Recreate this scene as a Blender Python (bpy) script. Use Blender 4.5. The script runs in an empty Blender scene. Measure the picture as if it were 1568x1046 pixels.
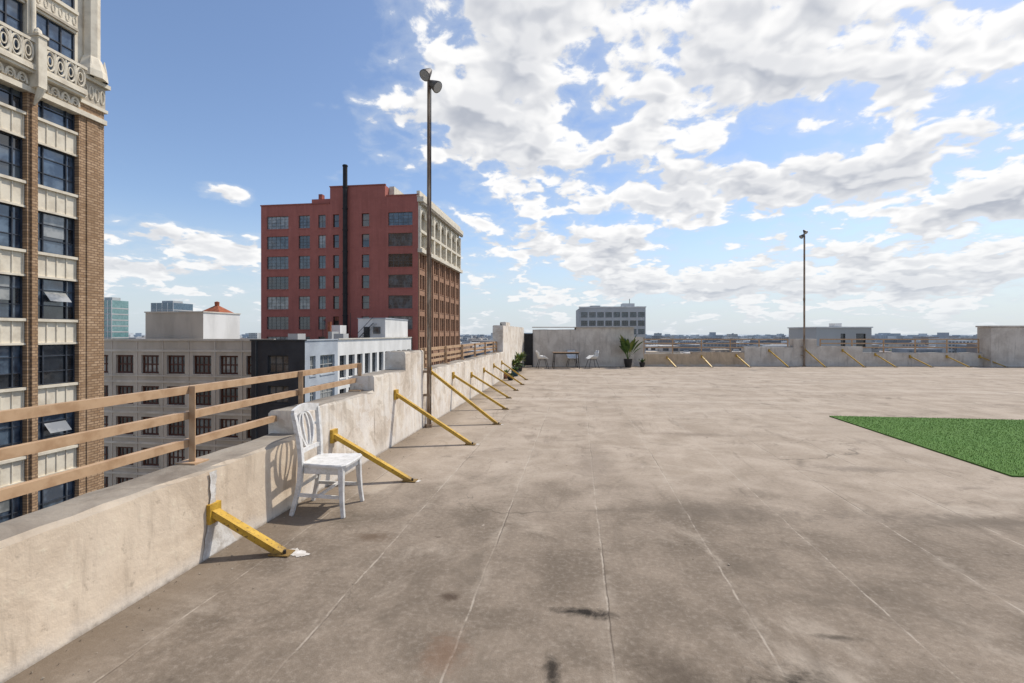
import bpy, math, random
from math import sin, cos, pi, radians
from mathutils import Vector, Matrix
random.seed(7)
TH = radians(7.77)
S, C = sin(TH), cos(TH)
scene = bpy.context.scene

# ------------------------------------------------------------ node helpers
class NT:
    def __init__(s, nt): s.nt = nt; s.n = nt.nodes; s.l = nt.links
    def put(s, sock, v):
        if v is None: return
        if isinstance(v, bpy.types.NodeSocket): s.l.new(v, sock)
        else:
            if sock.type == 'RGBA' and isinstance(v, (tuple, list)) and len(v) == 3: v = (*v, 1)
            sock.default_value = v
    def math(s, op, a, b=None, c=None, clamp=False):
        n = s.n.new('ShaderNodeMath'); n.operation = op; n.use_clamp = clamp
        s.put(n.inputs[0], a); s.put(n.inputs[1], b); s.put(n.inputs[2], c)
        return n.outputs[0]
    def vm(s, op, a, b=None):
        n = s.n.new('ShaderNodeVectorMath'); n.operation = op
        s.put(n.inputs[0], a); s.put(n.inputs[1], b)
        return n.outputs['Value'] if op in ('LENGTH', 'DOT_PRODUCT', 'DISTANCE') else n.outputs[0]
    def scale(s, a, f):
        n = s.n.new('ShaderNodeVectorMath'); n.operation = 'SCALE'
        s.put(n.inputs[0], a); s.put(n.inputs['Scale'], f); return n.outputs[0]
    def mr(s, v, a, b, c=0., d=1., smooth=True):
        n = s.n.new('ShaderNodeMapRange'); n.interpolation_type = 'SMOOTHSTEP' if smooth else 'LINEAR'
        s.put(n.inputs['Value'], v); s.put(n.inputs['From Min'], a); s.put(n.inputs['From Max'], b)
        s.put(n.inputs['To Min'], c); s.put(n.inputs['To Max'], d)
        return n.outputs[0]
    def mix(s, f, a, b, bt='MIX'):
        n = s.n.new('ShaderNodeMix'); n.data_type = 'RGBA'; n.blend_type = bt
        s.put(n.inputs[0], f); s.put(n.inputs[6], a); s.put(n.inputs[7], b)
        return n.outputs[2]
    def noise(s, vec, scale, detail=4, rough=.55, dist=0.):
        n = s.n.new('ShaderNodeTexNoise')
        s.put(n.inputs['Vector'], vec); n.inputs['Scale'].default_value = scale
        n.inputs['Detail'].default_value = detail; n.inputs['Roughness'].default_value = rough
        n.inputs['Distortion'].default_value = dist
        return n.outputs[0]
    def xyz(s, v):
        n = s.n.new('ShaderNodeSeparateXYZ'); s.put(n.inputs[0], v); return n.outputs
    def comb(s, x, y, z):
        n = s.n.new('ShaderNodeCombineXYZ')
        s.put(n.inputs[0], x); s.put(n.inputs[1], y); s.put(n.inputs[2], z); return n.outputs[0]
    def pos(s):
        return s.n.new('ShaderNodeNewGeometry').outputs['Position']

def newmat(name, rough=.8, metal=0., spec=.3):
    m = bpy.data.materials.new(name); m.use_nodes = True
    t = NT(m.node_tree); b = m.node_tree.nodes['Principled BSDF']
    b.inputs['Roughness'].default_value = rough
    b.inputs['Metallic'].default_value = metal
    b.inputs['Specular IOR Level'].default_value = spec
    return m, t, b
def bump(t, b, h, strength=.3, dist=.01):
    n = t.n.new('ShaderNodeBump'); n.inputs['Strength'].default_value = strength
    n.inputs['Distance'].default_value = dist
    t.put(n.inputs['Height'], h); t.l.new(n.outputs[0], b.inputs['Normal'])
def simple(name, col, col2=None, scale=3., rough=.8, metal=0., spec=.3, detail=5, bmp=0., lo=.35, hi=.65, stretch=None):
    m, t, b = newmat(name, rough, metal, spec)
    if col2 is None: col2 = tuple(c*.75 for c in col)
    p = t.pos()
    if stretch: p = t.vm('MULTIPLY', p, stretch)
    n = t.noise(p, scale, detail, .6)
    t.put(b.inputs['Base Color'], t.mix(t.mr(n, lo, hi), col2, col))
    if bmp: bump(t, b, t.noise(t.pos(), scale*6, 4), bmp)
    return m

# ------------------------------------------------------------ mesh builder
class MB:
    def __init__(s): s.v = []; s.f = []; s.m = []; s.mats = []; s.M = Matrix()
    def mi(s, mat):
        if mat not in s.mats: s.mats.append(mat)
        return s.mats.index(mat)
    def add(s, vs, fs, mat):
        o = len(s.v); i = s.mi(mat)
        s.v += [tuple(s.M @ Vector(v)) for v in vs]
        for f in fs: s.f.append(tuple(a+o for a in f)); s.m.append(i)
    def quad(s, a, b, c, d, mat): s.add([a, b, c, d], [(0, 1, 2, 3)], mat)
    def box(s, x0, x1, y0, y1, z0, z1, mat):
        s.add([(x0,y0,z0),(x1,y0,z0),(x1,y1,z0),(x0,y1,z0),(x0,y0,z1),(x1,y0,z1),(x1,y1,z1),(x0,y1,z1)],
              [(0,3,2,1),(4,5,6,7),(0,1,5,4),(1,2,6,5),(2,3,7,6),(3,0,4,7)], mat)
    def tube(s, pts, r, mat, n=10, cap=True, closed=False, sq=None):
        pts = [Vector(p) for p in pts]; k = len(pts)
        if not isinstance(r, (list, tuple)): r = [r]*k
        vs = []; ref = None
        for i, p in enumerate(pts):
            if closed: t = pts[(i+1) % k]-pts[i-1]
            else: t = pts[min(i+1, k-1)]-pts[max(i-1, 0)]
            t.normalize()
            if ref is None:
                ref = Vector((0, 0, 1)) if abs(t.z) < .9 else Vector((0, 1, 0))
            a = t.cross(ref).normalized(); b = a.cross(t).normalized(); ref = b
            if sq:
                w, h = sq; q = r[i]
                for da, db in ((-w,-h),(w,-h),(w,h),(-w,h)): vs.append(p+a*da*q+b*db*q)
            else:
                for j in range(n):
                    an = 2*pi*j/n; vs.append(p+(a*cos(an)+b*sin(an))*r[i])
        if sq: n = 4
        fs = []
        for i in range(k if closed else k-1):
            i2 = (i+1) % k
            for j in range(n):
                j2 = (j+1) % n
                fs.append((i*n+j, i*n+j2, i2*n+j2, i2*n+j))
        if cap and not closed:
            fs.append(tuple(range(n-1, -1, -1))); fs.append(tuple((k-1)*n+j for j in range(n)))
        s.add(vs, fs, mat)
    def build(s, name, parent=None, smooth=False, bevel=0.):
        me = bpy.data.meshes.new(name); me.from_pydata(s.v, [], s.f)
        for m in s.mats: me.materials.append(m)
        me.polygons.foreach_set('material_index', s.m)
        if smooth: me.polygons.foreach_set('use_smooth', [True]*len(me.polygons))
        me.update()
        ob = bpy.data.objects.new(name, me); scene.collection.objects.link(ob)
        if parent: ob.parent = parent
        if bevel:
            bv = ob.modifiers.new('bevel', 'BEVEL'); bv.width = bevel; bv.segments = 2; bv.limit_method = 'ANGLE'
        return ob
def empty(name):
    e = bpy.data.objects.new(name, None); scene.collection.objects.link(e); return e

# ------------------------------------------------------------ materials
roofm, t, b = newmat('roof_concrete', .9, 0, .25)
P = t.pos(); X, Y, Z = t.xyz(P)
n_big = t.noise(P, .45, 5, .6, .3); n_mid = t.noise(P, 1.7, 6, .65, .4); n_fine = t.noise(P, 28, 5, .7)
n_grain = t.noise(P, 140, 2, .5); n_wob = t.noise(P, 3.0, 4, .6); n_st = t.noise(P, 9, 6, .75, .6)
base = t.mix(t.mr(n_mid, .3, .7), (.33, .28, .228), (.47, .41, .35))
wob = t.math('MULTIPLY', t.math('SUBTRACT', n_big, .5), 3.6)
wob2 = t.math('MULTIPLY', t.math('SUBTRACT', n_wob, .5), .9)
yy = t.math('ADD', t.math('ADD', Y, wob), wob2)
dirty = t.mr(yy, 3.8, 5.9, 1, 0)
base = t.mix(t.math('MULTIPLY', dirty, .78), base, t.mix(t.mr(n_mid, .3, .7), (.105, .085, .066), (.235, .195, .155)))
cell = t.noise(t.comb(t.math('FLOOR', t.math('DIVIDE', t.math('ADD', X, .62), .79)), t.math('FLOOR', t.math('DIVIDE', Y, 4.8)), 3.3), 1.37, 0)
base = t.mix(t.mr(cell, .3, .7, 0, .2), base, t.mix(.5, base, (.2, .17, .14)))
bands = t.noise(t.vm('MULTIPLY', P, (.16, 1.1, 1)), 1.2, 5, .65)
far = t.mr(Y, 6, 13, 0, 1)
base = t.mix(t.math('MULTIPLY', t.mr(bands, .47, .66), t.mr(far, 0, 1, 0, .55)), base, (.54, .485, .43))
base = t.mix(t.math('MULTIPLY', t.mr(bands, .42, .28), t.mr(far, 0, 1, 0, .45)), base, (.25, .215, .18))  # faint shadow bands on the far concrete, put into its colour
base = t.mix(t.mr(n_fine, .45, .75, 0, .42), base, t.mix(.6, base, (.58, .53, .47)))
base = t.mix(t.mr(n_fine, .25, .45, .45, 0), base, (.09, .075, .06))
base = t.mix(t.mr(n_grain, .3, .7, .22, 0), base, (.1, .085, .07))
bl = t.noise(P, .95, 7, .72, 1.2)
base = t.mix(t.mr(bl, .54, .70, 0, .62), base, (.14, .118, .095))
bl2 = t.noise(t.vm('ADD', P, (17, 3, 0)), .8, 7, .7, .8)
base = t.mix(t.mr(bl2, .54, .72, 0, .5), base, (.50, .45, .39))
ws = t.noise(t.vm('MULTIPLY', t.vm('ADD', P, (3, 9, 0)), (2.2, .45, 1)), 1.3, 6, .7, .5)
base = t.mix(t.mr(ws, .56, .68, 0, .38), base, (.15, .125, .10))
sp = t.noise(t.vm('ADD', P, (7, 31, 0)), 4.5, 3, .7, .3)
base = t.mix(t.mr(sp, .69, .75, 0, .6), base, (.10, .08, .065))
base = t.mix(t.mr(sp, .29, .23, 0, .5), base, (.52, .48, .43))
def joint(coord, per, off, w, wn):
    c = t.math('ADD', coord, t.math('MULTIPLY', t.math('SUBTRACT', n_wob, .5), wn))
    f = t.math('PINGPONG', t.math('SUBTRACT', c, off-100*per), per/2)
    return t.mr(f, w*.2, w, 1, 0)
jn = t.mr(t.noise(P, 4, 5, .75), .42, .62)
fade = t.mr(Y, 5, 16, 1, .5)
jx = t.math('MULTIPLY', joint(X, .79, .17, .010, .035), fade)
jy = joint(Y, 4.8, .77, .009, .035)
jw = joint(X, .79, .17, .08, .12)
base = t.mix(t.math('MULTIPLY', jw, t.mr(t.noise(P, 2.6, 5, .7), .45, .7, 0, .4)), base, (.45, .405, .35))
base = t.mix(t.math('MULTIPLY', jx, t.mr(jn, 0, 1, .10, .65)), base, (.46, .42, .37))
base = t.mix(t.math('MULTIPLY', jy, t.mr(jn, 0, 1, .0, .35)), base, (.42, .38, .33))
jdark = t.math('MULTIPLY', joint(X, .79, .179, .006, .035), t.mr(n_big, .50, .58, 0, .6))
base = t.mix(jdark, base, (.07, .055, .045))
vor = t.n.new('ShaderNodeTexVoronoi'); vor.feature = 'DISTANCE_TO_EDGE'; vor.inputs['Scale'].default_value = .33
t.put(vor.inputs['Vector'], t.vm('ADD', P, t.scale(t.comb(n_mid, n_big, 0), 1.6)))
crack = t.mr(vor.outputs['Distance'], .0, .004, 1, 0)
base = t.mix(t.math('MULTIPLY', crack, t.mr(n_big, .42, .6, 0, .6)), base, (.08, .07, .055))
nst = t.math('MULTIPLY', t.math('SUBTRACT', n_st, .5), 2.6)
for (sx, sy, rx, ry, col, st) in [(.05, 2.80, .19, .05, (.022, .018, .015), 1.25), (-.12, 2.28, .045, .14, (.025, .02, .016), 1.1), (.98, 2.24, .26, .24, (.035, .028, .022), 1.1),
        (-.78, 2.86, .07, .06, (.06, .04, .028), .95), (-1.60, 3.62, .18, .10, (.11, .075, .05), .8), (-.66, 2.35, .12, .2, (.19, .11, .07), .55), (.45, 2.35, .2, .22, (.07, .055, .042), .7),
        (1.35, 2.75, .12, .03, (.06, .05, .04), .9), (3.3, 6.2, .5, .15, (.14, .12, .10), .6), (1.9, 8.0, .8, .15, (.18, .15, .12), .6),
        (3.6, 4.6, 1.4, .20, (.13, .11, .09), .8), (.2, 6.0, .30, 1.1, (.17, .14, .115), .55), (1.2, 4.55, .8, .28, (.13, .11, .09), .7), (5.6, 4.7, .8, .25, (.12, .10, .08), .65)]:
    d = t.vm('LENGTH', t.vm('MULTIPLY', t.vm('SUBTRACT', P, (sx, sy, 0)), (1/rx, 1/ry, 0)))
    base = t.mix(t.mr(t.math('ADD', d, nst), .1, 1.35, st*.85, 0), base, col)
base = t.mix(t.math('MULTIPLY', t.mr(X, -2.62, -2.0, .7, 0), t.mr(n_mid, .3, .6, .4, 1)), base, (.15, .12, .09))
base = t.mix(1., base, (.97, .925, .865), 'MULTIPLY')
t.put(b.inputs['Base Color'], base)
bump(t, b, t.math('ADD', t.math('ADD', t.math('MULTIPLY', n_fine, .5), t.math('MULTIPLY', n_grain, .25)), t.math('MULTIPLY', jx, -.25)), .45, .012)

def stucco(name, light, dark, drip=.6, topdark=True, patchy=0.):
    m, t, b = newmat(name, .9, 0, .2)
    P = t.pos(); X, Y, Z = t.xyz(P)
    n1 = t.noise(P, 1.6, 6, .65, .5); n2 = t.noise(P, 14, 5, .7)
    st = t.noise(t.vm('MULTIPLY', P, (6, 6, .7)), 1.3, 5, .65)
    c = t.mix(t.mr(n1, .35, .65), dark, light)
    if patchy:
        n3 = t.noise(P, 3.2, 5, .7, .6); c = t.mix(t.mr(n3, .52, .56, 0, patchy), c, (.80, .76, .70)); c = t.mix(t.mr(n3, .44, .40, 0, patchy*.8), c, (.42, .35, .27))
    c = t.mix(t.mr(st, .5, .72, 0, drip), c, tuple(v*.6 for v in dark))
    c = t.mix(t.mr(n2, .55, .75, 0, .5), c, tuple(min(.8, v*1.2) for v in light))
    c = t.mix(t.mr(n2, .28, .40, .5, 0), c, tuple(v*.55 for v in dark))
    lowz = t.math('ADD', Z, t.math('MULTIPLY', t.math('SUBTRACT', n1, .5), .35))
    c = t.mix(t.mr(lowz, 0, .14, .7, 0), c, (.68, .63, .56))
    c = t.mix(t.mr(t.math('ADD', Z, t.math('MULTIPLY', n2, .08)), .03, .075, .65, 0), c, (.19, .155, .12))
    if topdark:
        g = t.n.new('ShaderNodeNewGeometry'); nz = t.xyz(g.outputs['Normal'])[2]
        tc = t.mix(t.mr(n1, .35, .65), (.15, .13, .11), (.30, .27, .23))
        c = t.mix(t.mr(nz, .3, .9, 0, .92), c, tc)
    t.put(b.inputs['Base Color'], c)
    bump(t, b, t.math('ADD', t.math('MULTIPLY', n1, 1.), t.math('MULTIPLY', n2, .5)), .5, .02)
    return m
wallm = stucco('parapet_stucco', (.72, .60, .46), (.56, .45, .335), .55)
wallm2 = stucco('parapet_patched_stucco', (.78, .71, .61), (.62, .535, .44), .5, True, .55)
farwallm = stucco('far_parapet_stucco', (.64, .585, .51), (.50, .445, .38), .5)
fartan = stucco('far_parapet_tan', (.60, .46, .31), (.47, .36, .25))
plaster = simple('white_plaster_patch', (.74, .72, .68), (.50, .46, .41), 14, .85, bmp=.3)

tanpaint = simple('tan_rail_paint', (.50, .335, .20), (.38, .235, .13), 9, .5, lo=.3, hi=.6)
yel, t, b = newmat('yellow_strut_paint', .5, 0, .4)
P = t.pos(); n = t.noise(P, 9, 6, .7); n2 = t.noise(P, 45, 4, .7)
c = t.mix(t.mr(n, .3, .7), (.42, .245, .025), (.60, .375, .05))
c = t.mix(t.mr(n2, .56, .66, 0, .9), c, (.10, .055, .03))
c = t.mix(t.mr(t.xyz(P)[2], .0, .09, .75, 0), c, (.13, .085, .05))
t.put(b.inputs['Base Color'], c); bump(t, b, n2, .3, .004)
polem, t, b = newmat('pole_rusty_paint', .6, .1, .4)
P = t.pos(); n = t.noise(t.vm('MULTIPLY', P, (9, 9, 1.2)), 2, 6, .7)
t.put(b.inputs['Base Color'], t.mix(t.mr(n, .4, .62), (.16, .10, .06), (.36, .28, .20)))
darkmetal = simple('dark_metal', (.06, .055, .05), (.03, .027, .025), 4, .45, .4)
fluem = simple('flue_steel', (.035, .032, .032), (.02, .018, .018), 1, .6, .2)
lampglass, t, b = newmat('lamp_lens', .15, 0, .6); b.inputs['Base Color'].default_value = (.35, .36, .36, 1)
lampbody = simple('lamp_housing', (.13, .12, .11), (.07, .06, .055), 8, .5, .3)

whitewood, t, b = newmat('white_painted_wood', .42, 0, .45)
P = t.pos(); n = t.noise(P, 16, 6, .7); n3 = t.noise(t.vm('MULTIPLY', P, (1, 6, 1)), 12, 4, .7)
c = t.mix(t.mr(n, .35, .6), (.54, .53, .50), (.72, .71, .69)); c = t.mix(t.mr(n3, .60, .70, 0, .75), c, (.33, .27, .21))
t.put(b.inputs['Base Color'], c)

def glass(name, c1, c2, rough=.06):
    m, t, b = newmat(name, rough, 0, .9)
    P = t.pos(); n = t.noise(P, .9, 3, .6)
    t.put(b.inputs['Base Color'], t.mix(t.mr(n, .38, .62), c1, c2))
    bump(t, b, t.noise(P, .7, 2), .10, .05)
    b.inputs['Coat Weight'].default_value = .6; b.inputs['Coat Roughness'].default_value = .03
    return m
glassd = glass('window_glass_dark', (.012, .014, .018), (.035, .042, .05))
glassb = glass('window_glass_blinds', (.14, .15, .15), (.34, .34, .32), .2)
glassm = glass('window_glass_mid', (.04, .05, .06), (.10, .13, .15))
glasst = glass('tower_glass', (.025, .04, .065), (.10, .14, .19), .04)
glassteal = glass('teal_curtain_glass', (.10, .22, .22), (.16, .30, .30))
glassnavy = glass('navy_curtain_glass', (.03, .08, .13), (.06, .12, .18))

def brick(name, c1, c2, mort, axis='YZ', sc=1., bw=.22, bh=.075, ms=.012, st_=.35):
    m, t, b = newmat(name, .88, 0, .2)
    P = t.pos(); X, Y, Z = t.xyz(P)
    v = t.comb(Y if axis == 'YZ' else X, Z, 0)
    br = t.n.new('ShaderNodeTexBrick'); t.put(br.inputs['Vector'], v)
    br.inputs['Color1'].default_value = (*c1, 1); br.inputs['Color2'].default_value = (*c2, 1); br.inputs['Mortar'].default_value = (*mort, 1)
    br.inputs['Scale'].default_value = sc; br.inputs['Brick Width'].default_value = bw; br.inputs['Row Height'].default_value = bh
    br.inputs['Mortar Size'].default_value = ms; br.inputs['Bias'].default_value = 0
    n = t.noise(P, .35, 6, .65)
    c = t.mix(t.mr(n, .35, .68, .0, .35), br.outputs['Color'], tuple(x*.65 for x in c1))
    st = t.noise(t.vm('MULTIPLY', P, (1.5, 1.5, .1)), 1.2, 5, .7)
    c = t.mix(t.mr(st, .5, .75, 0, st_), c, tuple(x*.5 for x in c1))
    c = t.mix(t.mr(st, .44, .3, 0, st_*.7), c, tuple(min(.8, x*1.35+.03) for x in c2))
    t.put(b.inputs['Base Color'], c)
    bump(t, b, br.outputs['Fac'], -.5, .02)
    return m
towerbrick = brick('tower_tan_brick', (.34, .21, .115), (.54, .37, .23), (.22, .145, .095), 'YZ', 1, .40, .16, .028)
redpaint = brick('red_painted_brick', (.41, .145, .115), (.43, .155, .125), (.375, .13, .105), 'XZ', 1, .6, .25, .015, .4)
sidebrick = brick('brown_side_brick', (.36, .20, .125), (.43, .255, .165), (.3, .19, .13), 'YZ', 1, .4, .16, .015)
redroof = simple('red_trim', (.38, .13, .10), (.28, .095, .075), .6)
cream = simple('cream_terracotta', (.74, .67, .54), (.58, .51, .40), 1.4, .7, bmp=.25, lo=.3, hi=.6)
creamd = simple('cream_terracotta_weathered', (.50, .44, .35), (.40, .345, .27), 1.4, .7)
framed = simple('dark_window_frame', (.07, .075, .08), (.045, .05, .05), 2, .5)
framet = simple('tower_window_frame', (.055, .065, .085), (.035, .04, .05), 2, .5)
framew = simple('pale_window_frame', (.45, .45, .43), (.33, .33, .31), 2, .6)
frameg = simple('grey_window_frame', (.20, .19, .18), (.13, .12, .115), 2, .6)
frameb = simple('brown_window_frame', (.12, .05, .035), (.08, .035, .025), 2, .6)
beige = simple('beige_building_stucco', (.60, .55, .47), (.47, .43, .36), .35, .9, stretch=(1, 1, .3))
beiget = simple('beige_building_trim', (.70, .66, .58), (.56, .52, .45), .5, .9)
whites = simple('white_building_stucco', (.80, .79, .76), (.66, .65, .62), .4, .9, stretch=(1, 1, .3))
charcoal = simple('charcoal_stucco', (.060, .062, .068), (.042, .043, .048), .4, .85)
bluegrey = simple('blue_grey_stucco', (.46, .50, .54), (.36, .39, .43), .4, .85)
rooftar = simple('roof_tar', (.22, .21, .20), (.13, .125, .12), .3, .95)
terracotta = simple('terracotta_tile', (.38, .12, .06), (.25, .08, .04), 2, .8)
greyc = simple('grey_concrete_building', (.48, .48, .47), (.39, .39, .38), .1, .9)

# ------------------------------------------------------------ facade helper
def facade(mb, O, U, N, u0, u1, z0, z1, cols, rows, wall, glassf, frame, dep=.25, mull=(2, 2), fw=.07, skip=None):
    O, U, N = Vector(O), Vector(U), Vector(N); Zv = Vector((0, 0, 1))
    flip = U.cross(Zv).dot(N) < 0
    def pt(u, z, d=0.): return tuple(O+U*u+Zv*z-N*d)
    def q(a, b_, c, d, m):
        if flip: mb.quad(a, d, c, b_, m)
        else: mb.quad(a, b_, c, d, m)
    def obox(ua, ub, za, zb, da, db, m):
        vs = [pt(ua,za,da),pt(ub,za,da),pt(ub,za,db),pt(ua,za,db),pt(ua,zb,da),pt(ub,zb,da),pt(ub,zb,db),pt(ua,zb,db)]
        mb.add(vs, [(0,3,2,1),(4,5,6,7),(0,1,5,4),(1,2,6,5),(2,3,7,6),(3,0,4,7)], m)
    us = sorted(set([u0, u1]+[a for c in cols for a in c])); zs = sorted(set([z0, z1]+[a for r in rows for a in r]))
    us = [u for u in us if u0 <= u <= u1]; zs = [z for z in zs if z0 <= z <= z1]
    for i in range(len(us)-1):
        ci = next((k for k, c in enumerate(cols) if abs(c[0]-us[i]) < 1e-6), None)
        for j in range(len(zs)-1):
            rj = next((k for k, r in enumerate(rows) if abs(r[0]-zs[j]) < 1e-6), None)
            a, b_, c, d = us[i], us[i+1], zs[j], zs[j+1]
            if ci is None or rj is None or (skip and skip(ci, rj)):
                q(pt(a, c), pt(b_, c), pt(b_, d), pt(a, d), wall); continue
            g = glassf(ci, rj) if callable(glassf) else glassf
            q(pt(a, c, dep), pt(b_, c, dep), pt(b_, d, dep), pt(a, d, dep), g)
            q(pt(a, c), pt(b_, c), pt(b_, c, dep), pt(a, c, dep), wall)
            q(pt(a, d, dep), pt(b_, d, dep), pt(b_, d), pt(a, d), wall)
            q(pt(a, c), pt(a, c, dep), pt(a, d, dep), pt(a, d), wall)
            q(pt(b_, c, dep), pt(b_, c), pt(b_, d), pt(b_, d, dep), wall)
            mm = mull(ci, rj) if callable(mull) else mull
            f = fw
            obox(a, b_, c, c+f, dep-.06, dep-.003, frame); obox(a, b_, d-f, d, dep-.06, dep-.003, frame)
            obox(a, a+f, c+f, d-f, dep-.06, dep-.003, frame); obox(b_-f, b_, c+f, d-f, dep-.06, dep-.003, frame)
            for k in range(1, mm[0]):
                u = a+(b_-a)*k/mm[0]; obox(u-f*.4, u+f*.4, c+f, d-f, dep-.05, dep-.004, frame)
            for k in range(1, mm[1]):
                z = c+(d-c)*k/mm[1]; obox(a+f, b_-f, z-f*.4, z+f*.4, dep-.055, dep-.005, frame)
            obox(a-.06, b_+.06, c-.14, c-.002, -.08, dep-.01, wall)
def shell(mb, x0, x1, y0, y1, z0, z1, wall, roof, faces='NEWST'):
    if 'S' in faces: mb.quad((x0,y0,z0),(x1,y0,z0),(x1,y0,z1),(x0,y0,z1), wall)
    if 'E' in faces: mb.quad((x1,y0,z0),(x1,y1,z0),(x1,y1,z1),(x1,y0,z1), wall)
    if 'N' in faces: mb.quad((x1,y1,z0),(x0,y1,z0),(x0,y1,z1),(x1,y1,z1), wall)
    if 'W' in faces: mb.quad((x0,y1,z0),(x0,y0,z0),(x0,y0,z1),(x0,y1,z1), wall)
    if 'T' in faces: mb.quad((x0,y0,z1),(x1,y0,z1),(x1,y1,z1),(x0,y1,z1), roof)

GZ = -30.
gm, t, b = newmat('city_ground', .95, 0, .1)
P = t.pos(); n = t.noise(P, .004, 6, .7); n2 = t.noise(P, .03, 5, .75)
c = t.mix(t.mr(n, .35, .65), (.13, .14, .10), (.26, .25, .23)); c = t.mix(t.mr(n2, .45, .6), c, (.34, .33, .31)); c = t.mix(t.mr(n2, .30, .42, .8, 0), c, (.05, .065, .04))
L = t.vm('LENGTH', P); c = t.mix(t.mr(L, 900, 7000, 0, .75), c, (.40, .46, .52))  # distant haze painted into the ground colour
t.put(b.inputs['Base Color'], c)
mb = MB(); mb.quad((-20000,-20000,GZ),(20000,-20000,GZ),(20000,20000,GZ),(-20000,20000,GZ), gm); mb.build('ground')
asph = simple('asphalt', (.06, .06, .06), (.045, .045, .045), .5, .9)
pave = simple('pavement_concrete', (.32, .31, .29), (.24, .23, .22), .5, .9)
mark = simple('road_marking_paint', (.7, .7, .66), (.55, .55, .5), 1, .7)
mb = MB(); mb.quad((-26,-200,GZ+.004),(-6.5,-200,GZ+.004),(-6.5,3000,GZ+.004),(-26,3000,GZ+.004), asph)
for k in range(0, 120): mb.quad((-16.4,-100+k*10,GZ+.008),(-16.2,-100+k*10,GZ+.008),(-16.2,-96+k*10,GZ+.008),(-16.4,-96+k*10,GZ+.008), mark)
mb.build('road')
mb = MB(); mb.box(-29.2, -26, -200, 900, GZ, GZ+.14, pave); mb.box(-6.5, -3.0, -200, 900, GZ, GZ+.14, pave); mb.build('pavement')

# ------------------------------------------------------------ our roof
mb = MB()
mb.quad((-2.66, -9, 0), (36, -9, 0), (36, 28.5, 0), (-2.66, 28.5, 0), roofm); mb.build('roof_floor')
mb = MB(); shell(mb, -2.95, 36.2, -9.2, 23.2, GZ, -.02, wallm, rooftar); mb.build('host_building')

par = empty('left_parapet_wall')
def wall_strip(name, ya, yb, h, mat, xin=-2.62, xout=-2.96, z0=-.9, jit=.006, step=.16, slope=0.):
    rnd = random.Random(int(ya*100)); k = max(2, int((yb-ya)/step))
    vs = []; prof = 7
    for i in range(k+1):
        y = ya+(yb-ya)*i/k; j = lambda s=1.: rnd.uniform(-jit, jit)*s
        hh = h+slope*(y-ya)
        vs += [(xin+.012, y, z0 if z0 > -.5 else -.01), (xin+j(.6), y, hh*.5), (xin+j(), y, hh-.025+j()), (xin-.022+j(), y, hh+j()), (xout+.03, y, hh-.004+j()), (xout, y, hh-.03), (xout, y, z0)]
    fs = []
    for i in range(k):
        for a in range(prof-1):
            fs.append((i*prof+a, i*prof+a+1, (i+1)*prof+a+1, (i+1)*prof+a))
    fs.append(tuple(range(prof))[::-1]); fs.append(tuple(k*prof+a for a in range(prof)))
    m = MB(); m.add(vs, [f[::-1] for f in fs], mat); return m.build(name, par)
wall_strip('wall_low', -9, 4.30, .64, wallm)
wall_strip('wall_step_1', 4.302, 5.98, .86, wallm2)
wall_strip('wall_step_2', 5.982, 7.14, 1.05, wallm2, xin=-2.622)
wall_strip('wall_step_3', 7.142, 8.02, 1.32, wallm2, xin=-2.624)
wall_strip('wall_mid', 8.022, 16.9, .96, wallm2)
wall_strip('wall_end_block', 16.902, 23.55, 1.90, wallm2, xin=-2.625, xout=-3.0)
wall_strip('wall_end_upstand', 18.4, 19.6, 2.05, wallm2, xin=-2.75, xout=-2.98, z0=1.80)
def patch(name, cy, seed):
    m = MB(); k = 60; L_, R_ = [], []
    for i in range(k+1):
        u = i/k; z = .008+.60*u
        wl = .035+.012*sin(u*5+1)+.05*max(0, 1-u*1.5)**1.5; wr = .035+.008*sin(u*7)+.21*max(0, 1-u*1.7)**1.3
        L_.append((-2.6065, cy-wl+.004*sin(u*33+seed), z)); R_.append((-2.6065, cy+wr+.004*sin(u*41+2)+.003*sin(u*90), z))
    for i in range(k): m.quad(L_[i], R_[i], R_[i+1], L_[i+1], plaster)
    m.build(name, par)
patch('plaster_patch', 3.16, 3)
m = MB()
r = random.Random(4)
for (cx, cy, rr) in [(-2.06, 3.28, .075), (-1.98, 3.26, .045), (-1.73, 5.05, .04), (-1.47, 6.85, .05), (-1.36, 8.4, .05)]:
    k = 48; a1, a2, a3 = r.uniform(0, 6), r.uniform(0, 6), r.uniform(0, 6)
    ring = [(cx+cos(2*pi*i/k)*rr*(1+.2*sin(4*pi*i/k+a1)+.16*sin(10*pi*i/k+a2)+.12*sin(22*pi*i/k+a3)), cy+sin(2*pi*i/k)*rr*.8*(1+.2*sin(6*pi*i/k+a1)+.14*sin(14*pi*i/k+a3)+.1*sin(30*pi*i/k)), .0035) for i in range(k)]
    m.add(ring+[(cx, cy, .006)], [(i, (i+1) % k, k) for i in range(k)], plaster)
m.build('plaster_splash', par)
m = MB(); r = random.Random(14)
rub = simple('rubble', (.40, .36, .30), (.16, .13, .10), 30, .95)
for i in range(420):
    y = r.uniform(.5, 12); x = -2.6+abs(r.gauss(0, .13)) if r.random() < .75 else r.uniform(-2.6, 2.5); s_ = r.uniform(.002, .009)
    c_ = Vector((x, y, s_*.5)); vs = [tuple(c_+Vector((r.uniform(-1, 1), r.uniform(-1, 1), r.uniform(-.5, .9)))*s_) for _ in range(5)]
    m.add(vs, [(0,1,2),(0,2,3),(0,3,4),(0,4,1),(1,2,3),(1,3,4)], rub)
m.build('grit')

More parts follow.
